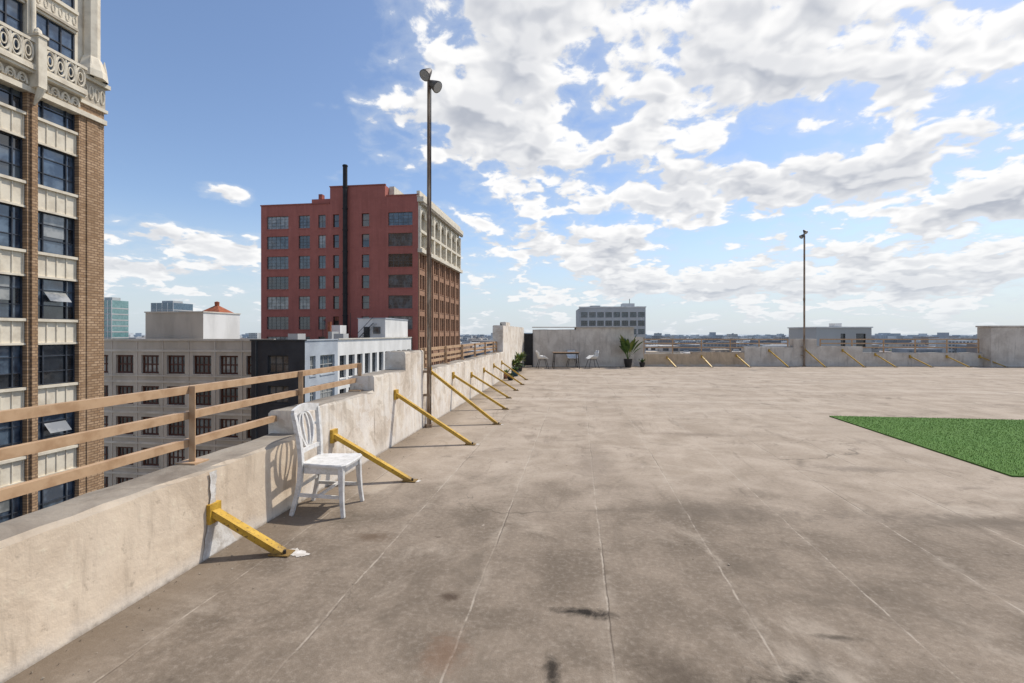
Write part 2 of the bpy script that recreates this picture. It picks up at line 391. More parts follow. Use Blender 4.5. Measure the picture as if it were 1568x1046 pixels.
def railing(name, ya, yb, posts, zr, zb, x=-2.87):
    e = empty(name)
    m = MB()
    for z in zr:
        m.box(x-.006, x+.0, ya, yb, z-.028, z+.028, tanpaint)
        m.box(x-.045, x-.006, ya, yb, z+.020, z+.028, tanpaint)
    m.build('rails', e)
    m = MB()
    for y in posts:
        m.box(x+.002, x+.052, y-.003, y+.004, zb, zr[0]+.03, tanpaint)
        m.box(x+.002, x+.009, y+.004, y+.045, zb, zr[0]+.03, tanpaint)
        m.box(x-.06, x+.10, y-.06, y+.08, zb-.01, zb+.012, tanpaint)
        for z in zr: m.tube([(x+.009, y+.024, z), (x+.022, y+.024, z)], .011, darkmetal, 6)
    m.build('posts', e)
railing('rooftop_railing', -8, 6.12, [.4-1.42*k for k in range(0, 6)]+[1.82, 3.24, 4.66], [1.18, .99, .785], .64)
railing('rooftop_railing', 8.6, 16.9, [8.7, 10.2, 11.7, 13.2, 14.7, 16.2, 16.8], [1.30, 1.17, 1.06], .96)
m = MB(); m.box(-2.868, -2.818, 6.02, 6.027, .85, 1.21, tanpaint); m.box(-2.868, -2.861, 6.027, 6.07, .85, 1.21, tanpaint); m.box(-2.93, -2.77, 5.88, 5.975, .85, .872, tanpaint)
o = m.build('end_post', bpy.data.objects['rooftop_railing'])

def strut(A, B, name='wall_strut', w=.075, th=.008):
    A, B = Vector(A), Vector(B); e = empty(name)
    d = (B-A).normalized(); side = d.cross(Vector((0, 0, 1))).normalized(); up = side.cross(d).normalized()
    m = MB()
    def slab(s0, s1, u0, u1, ext=0.):
        vs = []
        for P0 in (A-d*.0, B+d*ext):
            for (s_, u_) in ((s0,u0),(s1,u0),(s1,u1),(s0,u1)): vs.append(tuple(P0+side*s_+up*u_))
        m.add(vs, [(0,1,2,3),(7,6,5,4),(0,4,5,1),(1,5,6,2),(2,6,7,3),(3,7,4,0)], yel)
    slab(-w/2, w/2, 0, th)
    slab(-w/2, -w/2+th, -.035, -.0005); slab(w/2-th, w/2, -.035, -.0005)
    m.build('channel', e)
    m = MB()
    m.box(A.x-.035, A.x+.012, A.y-.055, A.y+.055, A.z-.09, A.z+.05, yel)
    m.box(B.x-.09, B.x+.06, B.y-.05, B.y+.05, .003, .014, yel)
    m.tube([(B.x+.02, B.y-.02, .012), (B.x+.02, B.y-.02, .04)], .012, darkmetal, 6); m.tube([(B.x-.045, B.y+.025, .012), (B.x-.045, B.y+.025, .05)], .012, darkmetal, 6)
    m.build('plates', e)
struts = [((-2.6,3.165,.33),(-2.115,3.25,.02)), ((-2.6,4.9,.52),(-1.79,5.04,.02)), ((-2.6,6.70,.74),(-1.52,6.82,.02)),
          ((-2.6,8.33,.95),(-1.40,8.41,.02)), ((-2.6,9.94,.74),(-1.5,10.1,.02)), ((-2.6,11.7,.60),(-1.68,11.85,.02)),
          ((-2.6,13.3,.6),(-1.7,13.45,.02)), ((-2.6,14.9,.62),(-1.7,15.0,.02)), ((-2.6,16.5,.62),(-1.75,16.6,.02))]
for a, b_ in struts: strut(a, b_)

def lamp_pole(x, y, h, r, flip=1):
    e = empty('floodlight_pole'); m = MB()
    m.tube([(x, y, 0), (x, y, h*.5), (x, y, h)], [r, r, r*.8], polem, 12)
    m.tube([(x, y, 0), (x, y, .05)], r*2., polem, 12); m.tube([(x, y, h*.5-.06), (x, y, h*.5+.06)], r*1.25, polem, 12)
    for z in (.55, .95): m.box(x-.15, x+r*1.3, y-.02, y+.02, z-.02, z+.02, polem)
    m.tube([(x+r*1.1, y+.01, .0), (x+r*1.1, y+.01, h-.15)], .009, darkmetal, 6)
    m.build('mast', e)
    m = MB()
    for (dx, dz, tx, ty, tz) in ((-.02, .02, -.25, -.5, -.62), (.11, -.19, .75, -.25, -.62)):
        c = Vector((x+dx*flip, y-.03, h+dz)); d = Vector((tx*flip, ty, tz)).normalized()
        m.tube([c-d*.12, c-d*.07, c+d*.02, c+d*.075, c+d*.085], [.035, .055, .085, .10, .10], lampbody, 16)
        m.tube([c+d*.086, c+d*.09], [.088, .08], lampglass, 16)
        m.tube([(x, y, h+dz-.07), c-d*.05], .014, lampbody, 6)
    m.build('floodlights', e, smooth=False)
lamp_pole(-2.53, 8.00, 6.02, .032)

# ------------------------------------------------------------ far parapet
FZ = 23.7
MF = Matrix.Translation((-FZ*S, FZ*C, 0)) @ Matrix.Rotation(TH, 4, 'Z')
fp = empty('far_parapet_wall')
def fbox(name, r0, r1, h, mat, y0=0., y1=.32, z0=-.9):
    m = MB(); m.M = MF
    k = max(1, int((r1-r0)/.5)); rr = random.Random(int(r0*100))
    vs = []; fs = []
    for i in range(k+1):
        r = r0+(r1-r0)*i/k; hh = h+rr.uniform(-.012, .012)
        vs += [(r, y0, z0), (r, y0, hh-.02), (r, y0+.025, hh), (r, y1, hh), (r, y1, z0)]
    for i in range(k):
        for a in range(4): fs.append((i*5+a, (i+1)*5+a, (i+1)*5+a+1, i*5+a+1))
    fs += [(0,1,2,3,4), tuple(k*5+a for a in (4,3,2,1,0))]
    m.add(vs, fs, mat); return m.build(name, fp)
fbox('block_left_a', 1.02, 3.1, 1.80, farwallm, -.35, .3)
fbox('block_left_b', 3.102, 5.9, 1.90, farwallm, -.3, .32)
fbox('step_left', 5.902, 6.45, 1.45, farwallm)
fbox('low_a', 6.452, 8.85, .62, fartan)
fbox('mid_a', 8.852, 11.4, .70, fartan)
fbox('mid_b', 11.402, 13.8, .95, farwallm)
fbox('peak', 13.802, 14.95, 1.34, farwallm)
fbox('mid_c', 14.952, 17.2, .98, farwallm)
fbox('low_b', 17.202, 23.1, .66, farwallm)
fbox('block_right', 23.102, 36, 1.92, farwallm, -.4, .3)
m = MB(); m.M = MF
m.box(23.05, 36, -.44, .34, 1.92, 1.99, farwallm); m.box(1.0, 5.95, -.37, .34, 1.895, 1.93, farwallm)
m.build('coping', fp)
def frail(r0, r1, zb, zr):
    e = empty('rooftop_railing'); m = MB(); m.M = MF
    for z in zr: m.box(r0, r1, .10, .106, z-.03, z+.03, tanpaint)
    n_ = max(1, round((r1-r0)/1.5))
    for i in range(n_+1):
        r = r0+(r1-r0)*i/n_; m.box(r-.025, r+.025, .108, .15, zb, zr[0]+.03, tanpaint)
    m.build('rails_and_posts', e)
frail(6.5, 13.6, .6, [1.32, 1.12, .92]); frail(15.2, 23.0, .64, [1.32, 1.12, .92])
m = MB(); m.M = MF
m.box(.58, .62, -.3, -.25, 0, 1.62, darkmetal); m.box(.97, 1.01, -.42, -.37, 0, 1.62, darkmetal)
for k in range(9): m.box(.63+k*.038, .645+k*.038, -.33, -.31, .08, 1.55, darkmetal)
m.box(.6, .99, -.345, -.30, 1.55, 1.6, darkmetal); m.box(.6, .99, -.345, -.30, .05, .09, darkmetal); m.box(.6, .99, -.305, -.295, .09, 1.55, charcoal)
m.build('steel_gate')
for (xt, ht, xb) in [(7.6,.45,7.8),(9.3,.5,9.5),(11.0,.55,11.3),(12.6,.8,13.15),(14.35,.85,14.9),(16.2,.8,16.75),(17.8,.6,18.25),(19.5,.5,19.95),(21.3,.5,21.75),(22.9,.5,23.5)]:
    a = MF @ Vector((xt, -.03, ht)); b_ = MF @ Vector((xb, -.75, .02)); 
    strut(a, b_, w=.07)
pp = MF @ Vector((14.27, -.10, 0)); lamp_pole(pp.x, pp.y, 6.55, .04, -1)
m = MB(); m.box(35.6, 36.0, -9, 27, -.9, 1.2, farwallm); m.box(-2.5, 35.5, -9.2, -8.8, -.9, .9, farwallm); m.build('side_parapet_wall')

# ------------------------------------------------------------ artificial turf
turfm, t, b = newmat('artificial_turf', .75, 0, .2)
P = t.pos(); n = t.noise(P, 60, 3, .6); n2 = t.noise(P, 1.2, 4)
c = t.mix(t.mr(n, .3, .7), (.04, .10, .015), (.11, .24, .03)); c = t.mix(t.mr(n2, .4, .7, 0, .3), c, (.06, .17, .02))
t.put(b.inputs['Base Color'], c); bump(t, b, n, .8, .02)
blade = simple('turf_blade', (.13, .24, .035), (.07, .15, .02), 12, .6)
m = MB(); m.box(4.8, 11.2, 6.1, 10.06, .004, .018, turfm)
r = random.Random(5); vs = []; fs = []
for i in range(60000):
    x, y = r.uniform(4.795, 11.2), r.uniform(6.095, 10.065)
    if x > 8.2 and y < 8: continue
    a = r.uniform(0, pi); w = .003; h = r.uniform(.010, .022); lx, ly = r.uniform(-.012, .012), r.uniform(-.012, .012)
    o = len(vs); vs += [(x-cos(a)*w, y-sin(a)*w, .017), (x+cos(a)*w, y+sin(a)*w, .017), (x+lx, y+ly, .017+h)]; fs.append((o, o+1, o+2))
m.add(vs, fs, blade); m.build('artificial_turf')

# ------------------------------------------------------------ white chair
ch = empty('white_chair')
MC = Matrix.Translation((-2.235, 4.16, 0)) @ Matrix.Rotation(radians(3), 4, 'Z')
def build_chair():
    m = MB(); m.M = MC
    def seat_outline(s):
        pts = []
        for (x, y) in [(-.20,-.175),(-.20,.175),(.0,.205),(.14,.222),(.19,.215),(.215,.18),(.222,.09),(.225,0),(.222,-.09),(.215,-.18),(.19,-.215),(.14,-.222),(.0,-.205)]:
            pts.append((x*s, y*s))
        return pts
    lay = [(.425, .97), (.428, 1.0), (.447, 1.01), (.456, .985), (.452, .80), (.448, .5)]
    n = 13; vs = []
    for z, s in lay: vs += [(x, y, z) for x, y in seat_outline(s)]
    vs.append((0, 0, .446)); fs = []
    for i in range(len(lay)-1):
        for j in range(n): fs.append((i*n+j, (i+1)*n+j, (i+1)*n+(j+1) % n, i*n+(j+1) % n))
    for j in range(n): fs.append(((len(lay)-1)*n+j, len(vs)-1, (len(lay)-1)*n+(j+1) % n))
    fs.append(tuple(range(n))); m.add(vs, fs, whitewood); m.build('seat', ch)
    m = MB(); m.M = MC
    m.box(.165, .185, -.165, .165, .365, .425, whitewood); m.box(-.19, -.17, -.15, .15, .365, .425, whitewood)
    for s in (-1, 1): m.tube([(-.17, s*.165, .395), (.17, s*.185, .395)], 1, whitewood, sq=(.010, .03))
    m.build('apron', ch, bevel=.003)
    m = MB(); m.M = MC
    for s in (-1, 1):
        m.tube([(.175, s*.185, .425), (.178, s*.19, .36), (.182, s*.194, .25), (.190, s*.202, .12), (.205, s*.212, 0)], [1.1, 1.1, .95, .82, .75], whitewood, sq=(.021, .021))
        m.tube([(-.275, s*.195, 0), (-.235, s*.185, .15), (-.205, s*.178, .30), (-.195, s*.175, .44), (-.198, s*.178, .55), (-.21, s*.188, .68), (-.228, s*.202, .80), (-.245, s*.215, .90)],
               [.85, .95, 1.1, 1.15, 1.1, 1.05, 1, .95], whitewood, sq=(.018, .021))
    m.build('legs', ch, bevel=.003)
    m = MB(); m.M = MC
    for s in (-1, 1):
        m.tube([(-.228, s*.184, .18), (.184, s*.198, .17)], 1, whitewood, sq=(.008, .014))
    m.tube([(-.03, -.188, .175), (-.03, .188, .175)], 1, whitewood, sq=(.014, .008))
    m.tube([(-.215, -.175, .25), (-.215, .175, .25)], 1, whitewood, sq=(.009, .014))
    m.build('stretchers', ch)
    m = MB(); m.M = MC
    m.tube([(-.245-.025*cos(pi*u/2.), .222*u, .895+.028*cos(pi*u/2)) for u in [i/8 for i in range(-8, 9)]], 1, whitewood, sq=(.013, .034))
    m.tube([(-.200-.01*cos(pi*u/2.), .17*u, .555) for u in [i/6 for i in range(-6, 7)]], 1, whitewood, sq=(.011, .019))
    def backpt(y, z): return (-.200-.058*max(0, (z-.5)/.4)**1.4-.018, y, z)
    for (cy, a, b_, cz, rr) in ((0, .118, .168, .725, .015), (0, .05, .155, .722, .010)):
        k = 36; m.tube([backpt(cy+a*cos(2*pi*i/k)*(1+.18*sin(2*pi*i/k)), cz+b_*sin(2*pi*i/k)) for i in range(k)], 1, whitewood, closed=True, sq=(rr, .010))
    for s in (-1, 1): m.tube([backpt(s*.117, .74), backpt(s*.15, .755), backpt(s*.195, .745)], 1, whitewood, sq=(.009, .011))
    m.build('backrest', ch)
build_chair()

# ------------------------------------------------------------ bistro set
white_pl = simple('white_plastic', (.72, .72, .70), (.6, .6, .58), 3, .4)
woodm = simple('weathered_wood', (.30, .20, .12), (.20, .13, .08), 8, .7)
def at(r, d): return MF @ Vector((r, d-FZ, 0))
def bistro_table(x, y):
    e = empty('patio_table'); m = MB(); m.M = Matrix.Translation((x, y, 0)) @ Matrix.Rotation(TH, 4, 'Z')
    for k in range(7): m.box(-.60, .60, -.38+k*.11, -.285+k*.11, .72, .745, woodm)
    m.box(-.56, .56, -.33, -.30, .67, .72, darkmetal); m.box(-.56, .56, .30, .33, .67, .72, darkmetal)
    for s in (-1, 1):
        m.tube([(s*.52, -.32, .7), (s*.58, -.36, 0)], .018, darkmetal, 8); m.tube([(s*.52, .32, .7), (s*.58, .36, 0)], .018, darkmetal, 8)
        m.tube([(s*.54, -.33, .3), (s*.54, .33, .3)], .012, darkmetal, 8)
    m.build('top_and_legs', e)
def patio_chair(x, y, rot):
    e = empty('patio_chair'); m = MB(); m.M = Matrix.Translation((x, y, 0)) @ Matrix.Rotation(rot, 4, 'Z')
    prof = [(.24, .43), (.20, .45), (.05, .435), (-.12, .43), (-.20, .47), (-.235, .58), (-.27, .70), (-.30, .80)]
    vs = []; K = 8
    for i, (px, pz) in enumerate(prof):
        w = .25 if i < 5 else .25-.03*(i-4)
        for k in range(K+1):
            u = -1+2*k/K; lift = .16*abs(u)**4*(1 if 1 < i < 6 else .2); curl = .05*u*u if i > 4 else 0
            vs.append((px+curl, u*w, pz+lift))
    fs = [(i*(K+1)+k, i*(K+1)+k+1, (i+1)*(K+1)+k+1, (i+1)*(K+1)+k) for i in range(len(prof)-1) for k in range(K)]
    m.add(vs, fs, white_pl); ob = m.build('shell', e, smooth=True); so = ob.modifiers.new('t', 'SOLIDIFY'); so.thickness = .012
    m = MB(); m.M = Matrix.Translation((x, y, 0)) @ Matrix.Rotation(rot, 4, 'Z')
    for sx in (-1, 1):
        for sy in (-1, 1): m.tube([(sx*.13, sy*.14, .43), (sx*.25, sy*.24, 0)], .012, darkmetal, 8)
    m.tube([(-.13, -.14, .40), (.13, .14, .40)], .008, darkmetal, 6); m.tube([(.13, -.14, .40), (-.13, .14, .40)], .008, darkmetal, 6)
    m.build('legs', e)
q = at(2.48, 22.3); bistro_table(q.x, q.y)
q = at(1.40, 22.2); patio_chair(q.x, q.y, radians(15))
q = at(3.72, 22.4); patio_chair(q.x, q.y, radians(200))
q = at(2.85, 23.0); patio_chair(q.x, q.y, radians(-80))

# ------------------------------------------------------------ potted plants
leafm = simple('plant_leaf', (.075, .14, .03), (.03, .065, .015), 5, .5)
leafy = simple('plant_leaf_light', (.22, .24, .06), (.10, .14, .03), 5, .5)
potk = simple('dark_pot', (.03, .03, .032), (.02, .02, .02), 5, .5)
potb = simple('blue_glazed_pot', (.03, .09, .13), (.02, .05, .08), 5, .3)
potw = simple('terracotta_pot', (.42, .22, .13), (.3, .15, .09), 5, .8)
soil = simple('potting_soil', (.05, .035, .025), (.03, .02, .015), 20, .95)
def leaf(m, base, dirv, L_, W, mat, droop=.5, stem=.25):
    d = Vector(dirv).normalized(); side = d.cross(Vector((0, 0, 1)))
    if side.length < .05: side = Vector((1, 0, 0))
    side.normalize(); p = Vector(base); vs = []; K = 7
    for i in range(K+1):
        u = i/K
        w = W*(.08 if u < stem else math.sin(pi*min(1, (u-stem)/(1-stem)*.93+.07))**.8)
        dd = (d-Vector((0, 0, droop*u*u*1.3))).normalized(); p = p+dd*(L_/K) if i else p
        n_ = side.cross(dd)
        vs += [tuple(p-side*w+n_*w*.25), tuple(p), tuple(p+side*w+n_*w*.25)]
    fs = []
    for i in range(K):
        a = i*3; fs += [(a, a+1, a+4, a+3), (a+1, a+2, a+5, a+4)]
    m.add(vs, fs, mat)
def potted(name, x, y, r, h, pot, n, Lr, W, up=(.6, 1.6), droop=.6, mats=(leafm, leafy), stem=.25, seed=1):
    e = empty(name); m = MB(); m.M = Matrix.Translation((x, y, 0))
    m.tube([(0,0,.0),(0,0,.02),(0,0,h*.6),(0,0,h*.95),(0,0,h)], [r*.66, r*.7, r*.92, r, r*1.06], pot, 20)
    m.tube([(0,0,h+.001),(0,0,h+.006)], r*.93, soil, 16); m.build('pot', e)
    m = MB(); m.M = Matrix.Translation((x, y, h)); rr = random.Random(seed)
    for i in range(n):
        a = rr.uniform(0, 2*pi); ux = rr.uniform(*up)
        leaf(m, (cos(a)*r*.3*rr.random(), sin(a)*r*.3*rr.random(), 0), (cos(a), sin(a), ux), rr.uniform(*Lr), W*rr.uniform(.7, 1.2), mats[i % len(mats)], droop, stem)
    m.build('foliage', e, smooth=True)
q = at(5.5, 22.9); potted('potted_bird_of_paradise', q.x, q.y, .20, .40, potk, 22, (.7, 1.35), .11, (1.0, 4.2), .42, (leafm, leafm, leafy), .4, 3)
q = at(.30, 20.5); potted('potted_shrub', q.x, q.y, .17, .36, potk, 80, (.25, .60), .045, (.4, 2.6), .5, (leafy, leafm), .2, 5)
q = at(.02, 19.6); potted('potted_shrub', q.x, q.y, .2, .26, potb, 70, (.25, .58), .045, (.2, 2.), .6, (leafm, leafy), .2, 6)
q = at(.12, 18.2); potted('potted_succulent', q.x, q.y, .15, .20, potb, 30, (.15, .3), .03, (.3, 1.5), .2, (leafm,), .05, 7)
q = at(-.22, 17.3); potted('potted_succulent', q.x, q.y, .17, .18, potw, 30, (.15, .28), .03, (.3, 1.5), .2, (leafm, leafy), .05, 8)
q = at(-.05, 16.6); potted('potted_succulent', q.x, q.y, .12, .12, potk, 24, (.12, .2), .03, (.3, 1.5), .2, (leafm,), .05, 9)
q = at(6.25, 23.2); potted('potted_succulent', q.x, q.y, .14, .22, potk, 24, (.15, .3), .03, (.5, 2), .2, (leafm,), .05, 10)

# ------------------------------------------------------------ left tower
tw = empty('art_deco_tower'); TX = -30.8
m = MB(); shell(m, -60, TX-.35, -6, 27.7, GZ, 34, towerbrick, rooftar, 'NWST'); m.build('core', tw)
per = 2.85; bays = []
yb = 26.1
while yb > -4: bays.append((yb-2.3, yb)); yb -= per
zk = [1.8+3.87*k for k in range(-8, 4)]
gl = MB(); br = MB(); sp = MB(); fr = MB()
rnd = random.Random(11)
br.box(TX-.4, TX+.10, 26.1, 27.7, GZ, 16.0, towerbrick)
br.box(TX+.10, TX+.16, 26.55, 27.25, GZ, 15.6, towerbrick)
for (a, b_) in bays:
    br.box(TX-.4, TX+.10, a-.55, a, GZ, 15.2, towerbrick)
    br.box(TX+.10, TX+.22, a-.40, a-.15, GZ, 15.2, towerbrick)
    for z in zk:
        sp.box(TX-.35, TX-.10, a, b_, z-.78, z+.62, cream)
        sp.box(TX-.10, TX+.06, a, b_, z+.50, z+.66, cream); sp.box(TX-.10, TX+.0, a, b_, z-.84, z-.72, cream)
        k = 4
        for i in range(k+1):
            y = a+.06+(b_-a-.12)*i/k; sp.box(TX-.10, TX-.05, y-.03, y+.03, z-.72, z+.50, cream)
        z0, z1 = z+.66, z+3.87-.84
        for f0, f1 in ((0, .33), (.33, .72), (.72, 1)):
            g = rnd.choice([glassd, glasst, glasst, glasst, glasst, glassm]); tl = rnd.uniform(-.02, .02)
            gl.quad((TX-.30+tl, a, z0+(z1-z0)*f0), (TX-.30, b_, z0+(z1-z0)*f0), (TX-.30, b_, z0+(z1-z0)*f1), (TX-.30+tl, a, z0+(z1-z0)*f1), g)
        for yy_ in (a+.04, a+.5, b_-.5, b_-.04): fr.box(TX-.27, TX-.20, yy_-.03, yy_+.03, z0, z1, framet)
        for f_ in (.0, .33, .72, 1.): zz = z0+.03+(z1-z0-.06)*f_; fr.box(TX-.272, TX-.215, a, b_, zz-.025, zz+.025, framet)
        if rnd.random() < .25:
            gl.quad((TX-.276, a+.54, z0+1.0), (TX-.276, b_-.54, z0+1.0), (TX-.276, b_-.54, z1-.05), (TX-.276, a+.54, z1-.05), glassb)
        if rnd.random() < .12:
            fr.add([(TX-.2, a+.55, z0+1.6), (TX-.2, b_-.55, z0+1.6), (TX+.25, b_-.55, z0+1.05), (TX+.25, a+.55, z0+1.05)], [(0, 1, 2, 3)], glassb)
br.build('brick_piers', tw); sp.build('spandrels', tw)
or_ = MB()
or_.box(TX-.35, TX+.28, -4, 27.75, 15.2, 15.5, cream)
or_.box(TX-.30, TX+.10, -4, 26.1, 15.5, 16.4, creamd)
or_.box(TX-.30, TX+.62, -4, 26.2, 16.4, 16.62, cream); or_.box(TX-.30, TX+.50, -4, 26.2, 16.25, 16.4, cream)
or_.box(TX+.45, TX+.60, -4, 26.2, 17.95, 18.12, cream); or_.box(TX+.48, TX+.58, -4, 26.2, 16.62, 16.74, cream)
for (a, b_) in bays:
    n_ = 4
    for i in range(n_):
        yc = a+(b_-a)*(i+.5)/n_; k = 16
        rr_ = (b_-a)/n_/2
        or_.tube([(TX+.53, yc+rr_*.86*cos(2*pi*j/k), 17.35+.55*sin(2*pi*j/k)) for j in range(k)], .06, cream, 6, closed=True)
        or_.tube([(TX+.53, yc+rr_*.45*cos(2*pi*j/k), 17.35+.27*sin(2*pi*j/k)) for j in range(k)], .04, cream, 5, closed=True)
        or_.tube([(TX+.53, yc-rr_, 16.7), (TX+.53, yc-rr_, 18.0)], .06, cream, 6)
        or_.tube([(TX+.16, yc+rr_*.8*cos(pi*j/10), 15.62+.5*sin(pi*j/10)) for j in range(11)], .07, cream, 6)
        or_.tube([(TX+.16, yc+.12*sin(2*pi*j/10), 15.8+.12*cos(2*pi*j/10)) for j in range(10)], .04, cream, 5, closed=True)
    or_.box(TX+.10, TX+.78, a-.50, a-.05, 15.5, 18.35, cream); or_.box(TX+.08, TX+.85, a-.55, a, 18.352, 18.5, cream)
    or_.tube([(TX+.45, a-.275, 18.5), (TX+.45, a-.275, 18.62), (TX+.45, a-.275, 18.8), (TX+.45, a-.275, 18.95)], [.10, .2, .16, .03], cream, 10)
    or_.tube([(TX+.70, a-.275, 15.5), (TX+.45, a-.275, 15.0), (TX+.2, a-.275, 14.6)], [.2, .14, .05], cream, 8)
    or_.box(TX-.35, TX+.05, a-.5, a-.05, 16.62, 33.5, cream); or_.tube([(TX+.12, a-.275, 18.3), (TX+.12, a-.275, 33)], .11, cream, 8)
    for z0, z1 in ((16.7, 20.2), (21.7, 24.4), (25.8, 28.5), (29.9, 32.6)):
        gl.quad((TX-.28, a, z0), (TX-.28, b_, z0), (TX-.28, b_, z1), (TX-.28, a, z1), glasst)
        for yy_ in (a+.06, (a+b_)/2-.35, (a+b_)/2+.35, b_-.06): fr.box(TX-.278, TX-.2, yy_-.035, yy_+.035, z0, z1, framet)
        for f_ in (.0, .4, .7, 1.): zz = z0+.03+(z1-z0-.06)*f_; fr.box(TX-.277, TX-.215, a, b_, zz-.03, zz+.03, framet)
        or_.box(TX-.34, TX-.06, a-.05, b_+.02, z1, z1+1.4, cream); or_.box(TX-.06, TX+.06, a-.05, b_+.02, z1+.15, z1+.3, creamd); or_.box(TX-.06, TX+.08, a-.05, b_+.02, z1+1.15, z1+1.36, cream)
        for i in range(6):
            y = a+.15+(b_-a-.3)*i/5; or_.tube([(TX-.05, y+.1*sin(2*pi*j/8), z1+.72+.25*cos(2*pi*j/8)) for j in range(8)], .035, cream, 5, closed=True)
or_.box(TX-.4, TX+.24, 26.1, 27.85, 16.0, 16.2, cream); or_.box(TX-.4, TX+.14, 26.1, 27.75, 16.2, 17.6, creamd); or_.box(TX-.4, TX+.34, 26.05, 27.95, 17.6, 17.85, cream)
for i in range(4):
    or_.tube([(TX+.16, 26.45+i*.36+.13*sin(2*pi*j/10), 16.9+.42*cos(2*pi*j/10)) for j in range(10)], .05, cream, 5, closed=True)
or_.tube([(TX-.05, 27.0, 17.85), (TX-.05, 27.0, 18.3), (TX-.05, 27.0, 19.1), (TX-.05, 27.0, 19.2), (TX-.05, 27.0, 33)], [.85, .8, .52, .45, .45], cream, 8)
or_.tube([(TX+.35, 26.6, 17.85), (TX+.35, 26.6, 18.6), (TX+.35, 26.6, 19.2)], [.2, .13, .02], cream, 8)
or_.tube([(TX+.35, 27.5, 17.85), (TX+.35, 27.5, 18.6), (TX+.35, 27.5, 19.2)], [.2, .13, .02], cream, 8)
or_.box(TX-.4, TX-.2, 26.1, 27.6, 17.85, 34, cream)
or_.build('ornament', tw); gl.build('windows', tw); fr.build('window_frames', tw)

# ------------------------------------------------------------ red building
rb = empty('red_brick_building')
m = MB()
x0, x1, y0, y1 = -60.7, -29.2, 86, 117
colw = [(-59.5,-55.0),(-52.9,-50.6),(-48.9,-47.4),(-45.9,-44.7),(-40.2,-38.7),(-35.0,-30.3)]
rows = [(2.4-3.87*k, 4.9-3.87*k) for k in range(8, 0, -1)]+[(2.4+3.86*k, 4.85+3.86*k) for k in range(6)]
rnd = random.Random(3)
gset = {(i, j): rnd.choice([glassd, glassd, glassm, glassm, glassb]) for i in range(9) for j in range(20)}
facade(m, (0, y0, 0), (1, 0, 0), (0, -1, 0), x0, -46.5, GZ, 26.2, colw[:3], rows, redpaint, lambda i, j: gset[i, j], frameg, .28, lambda i, j: (5, 4) if i == 0 else (3, 4) if i == 1 else (2, 2), .05)
facade(m, (0, y0-.02, 0), (1, 0, 0), (0, -1, 0), -46.5, -35.6, GZ, 29.3, colw[3:5], rows, redpaint, glassd, frameb, .35, (1, 2), .06)
facade(m, (0, y0, 0), (1, 0, 0), (0, -1, 0), -35.6, x1, GZ, 27.2, colw[5:], rows, redpaint, lambda i, j: gset[i+6, j], frameg, .28, (5, 4), .05)
shell(m, x0, -46.5, y0, y1, GZ, 26.2, redpaint, rooftar, 'NWT'); shell(m, -46.5, -35.6, y0-.02, y0+14, 26, 29.3, redpaint, rooftar, 'NWET'); shell(m, -35.6, x1, y0, y1, GZ, 27.0, redpaint, rooftar, 'NT')
shell(m, -46.5, -35.6, y0+14, y1, 20, 26.2, redpaint, rooftar, 'NT')
m.box(x0-.1, -46.6, y0-.12, y0+.3, 26.2, 26.42, redroof); m.box(-46.6, -35.5, y0-.14, y0+.3, 29.3, 29.5, redroof); m.box(-35.4, x1+.1, y0-.12, y0+.3, 27.2, 27.4, redroof)
m.box(-50.5, -46.7, y0+.5, y0+3, 26.3, 27.3, redpaint); m.box(-49.4, -48.7, y0+1, y0+2, 27.3, 28.4, redroof); m.box(-35.6, -34.6, y0+2, y0+10, 27.2, 29.6, cream)
m.build('front_walls', rb)
m = MB(); m.tube([(-43.2, y0-.55, -1), (-43.2, y0-.55, 33.2)], .42, fluem, 14)
for k in range(9): m.tube([(-43.2, y0-.55, 1+4*k-.1), (-43.2, y0-.55, 1+4*k+.1)], .50, fluem, 14); m.box(-43.3, -43.1, y0-.5, y0, 1+4*k-.1, 1+4*k+.1, fluem)
m.build('flue_pipe', rb)
m = MB(); nb = 7; bw = (y1-y0)/nb
ycols = []
for i in range(nb):
    a = y0+bw*i
    ycols += [(a+.7, a+bw/2-.18), (a+bw/2+.18, a+bw-.7)]
rows2 = [(2.2-3.87*k, 4.9-3.87*k) for k in range(8, 0, -1)]+[(2.2+3.87*k, 4.9+3.87*k) for k in range(4)]
facade(m, (x1, 0, 0), (0, 1, 0), (1, 0, 0), y0, y1, GZ, 17.2, ycols, rows2, sidebrick, lambda i, j: [glassd, glassm, glassd, glassb][(i*7+j*3) % 4], frameb, .4, (2, 3), .1)
facade(m, (x1, 0, 0), (0, 1, 0), (1, 0, 0), y0, y1, 17.2, 27.0, [(y0+bw*i+.8, y0+bw*(i+1)-.8) for i in range(nb)], [(17.9, 20.3), (21.2, 24.2)], cream, glassd, framew, .5, (3, 3), .1)
for i in range(nb+1):
    a = y0+bw*i; m.box(x1+.003, x1+.45, max(y0-.01, a-.45), min(y1, a+.45), 17.4, 25.2, cream); m.box(x1+.003, x1+.22, max(y0-.01, a-.3), min(y1, a+.3), GZ, 16.6, sidebrick)
for i in range(nb):
    c = y0+bw*(i+.5); R_ = bw/2-.7
    m.tube([(x1+.12, c+R_*cos(pi*j/14), 23.3+R_*sin(pi*j/14)) for j in range(15)], .26, cream, 8)
    m.tube([(x1+.08, c+R_*.75*cos(pi*j/14), 23.3+R_*.75*sin(pi*j/14)) for j in range(15)], .12, creamd, 8)
m.box(x1+.002, x1+.85, y0-.3, y1+.3, 16.6, 17.3, cream); m.box(x1+.002, x1+.5, y0-.1, y1+.1, 20.4, 20.9, cream)
m.box(x1-.2, x1+1.0, y0-.05, y1+.3, 26.0, 26.9, cream); m.box(x1-.3, x1+.3, y0-.02, y1+.1, 27.0, 28.0, cream)
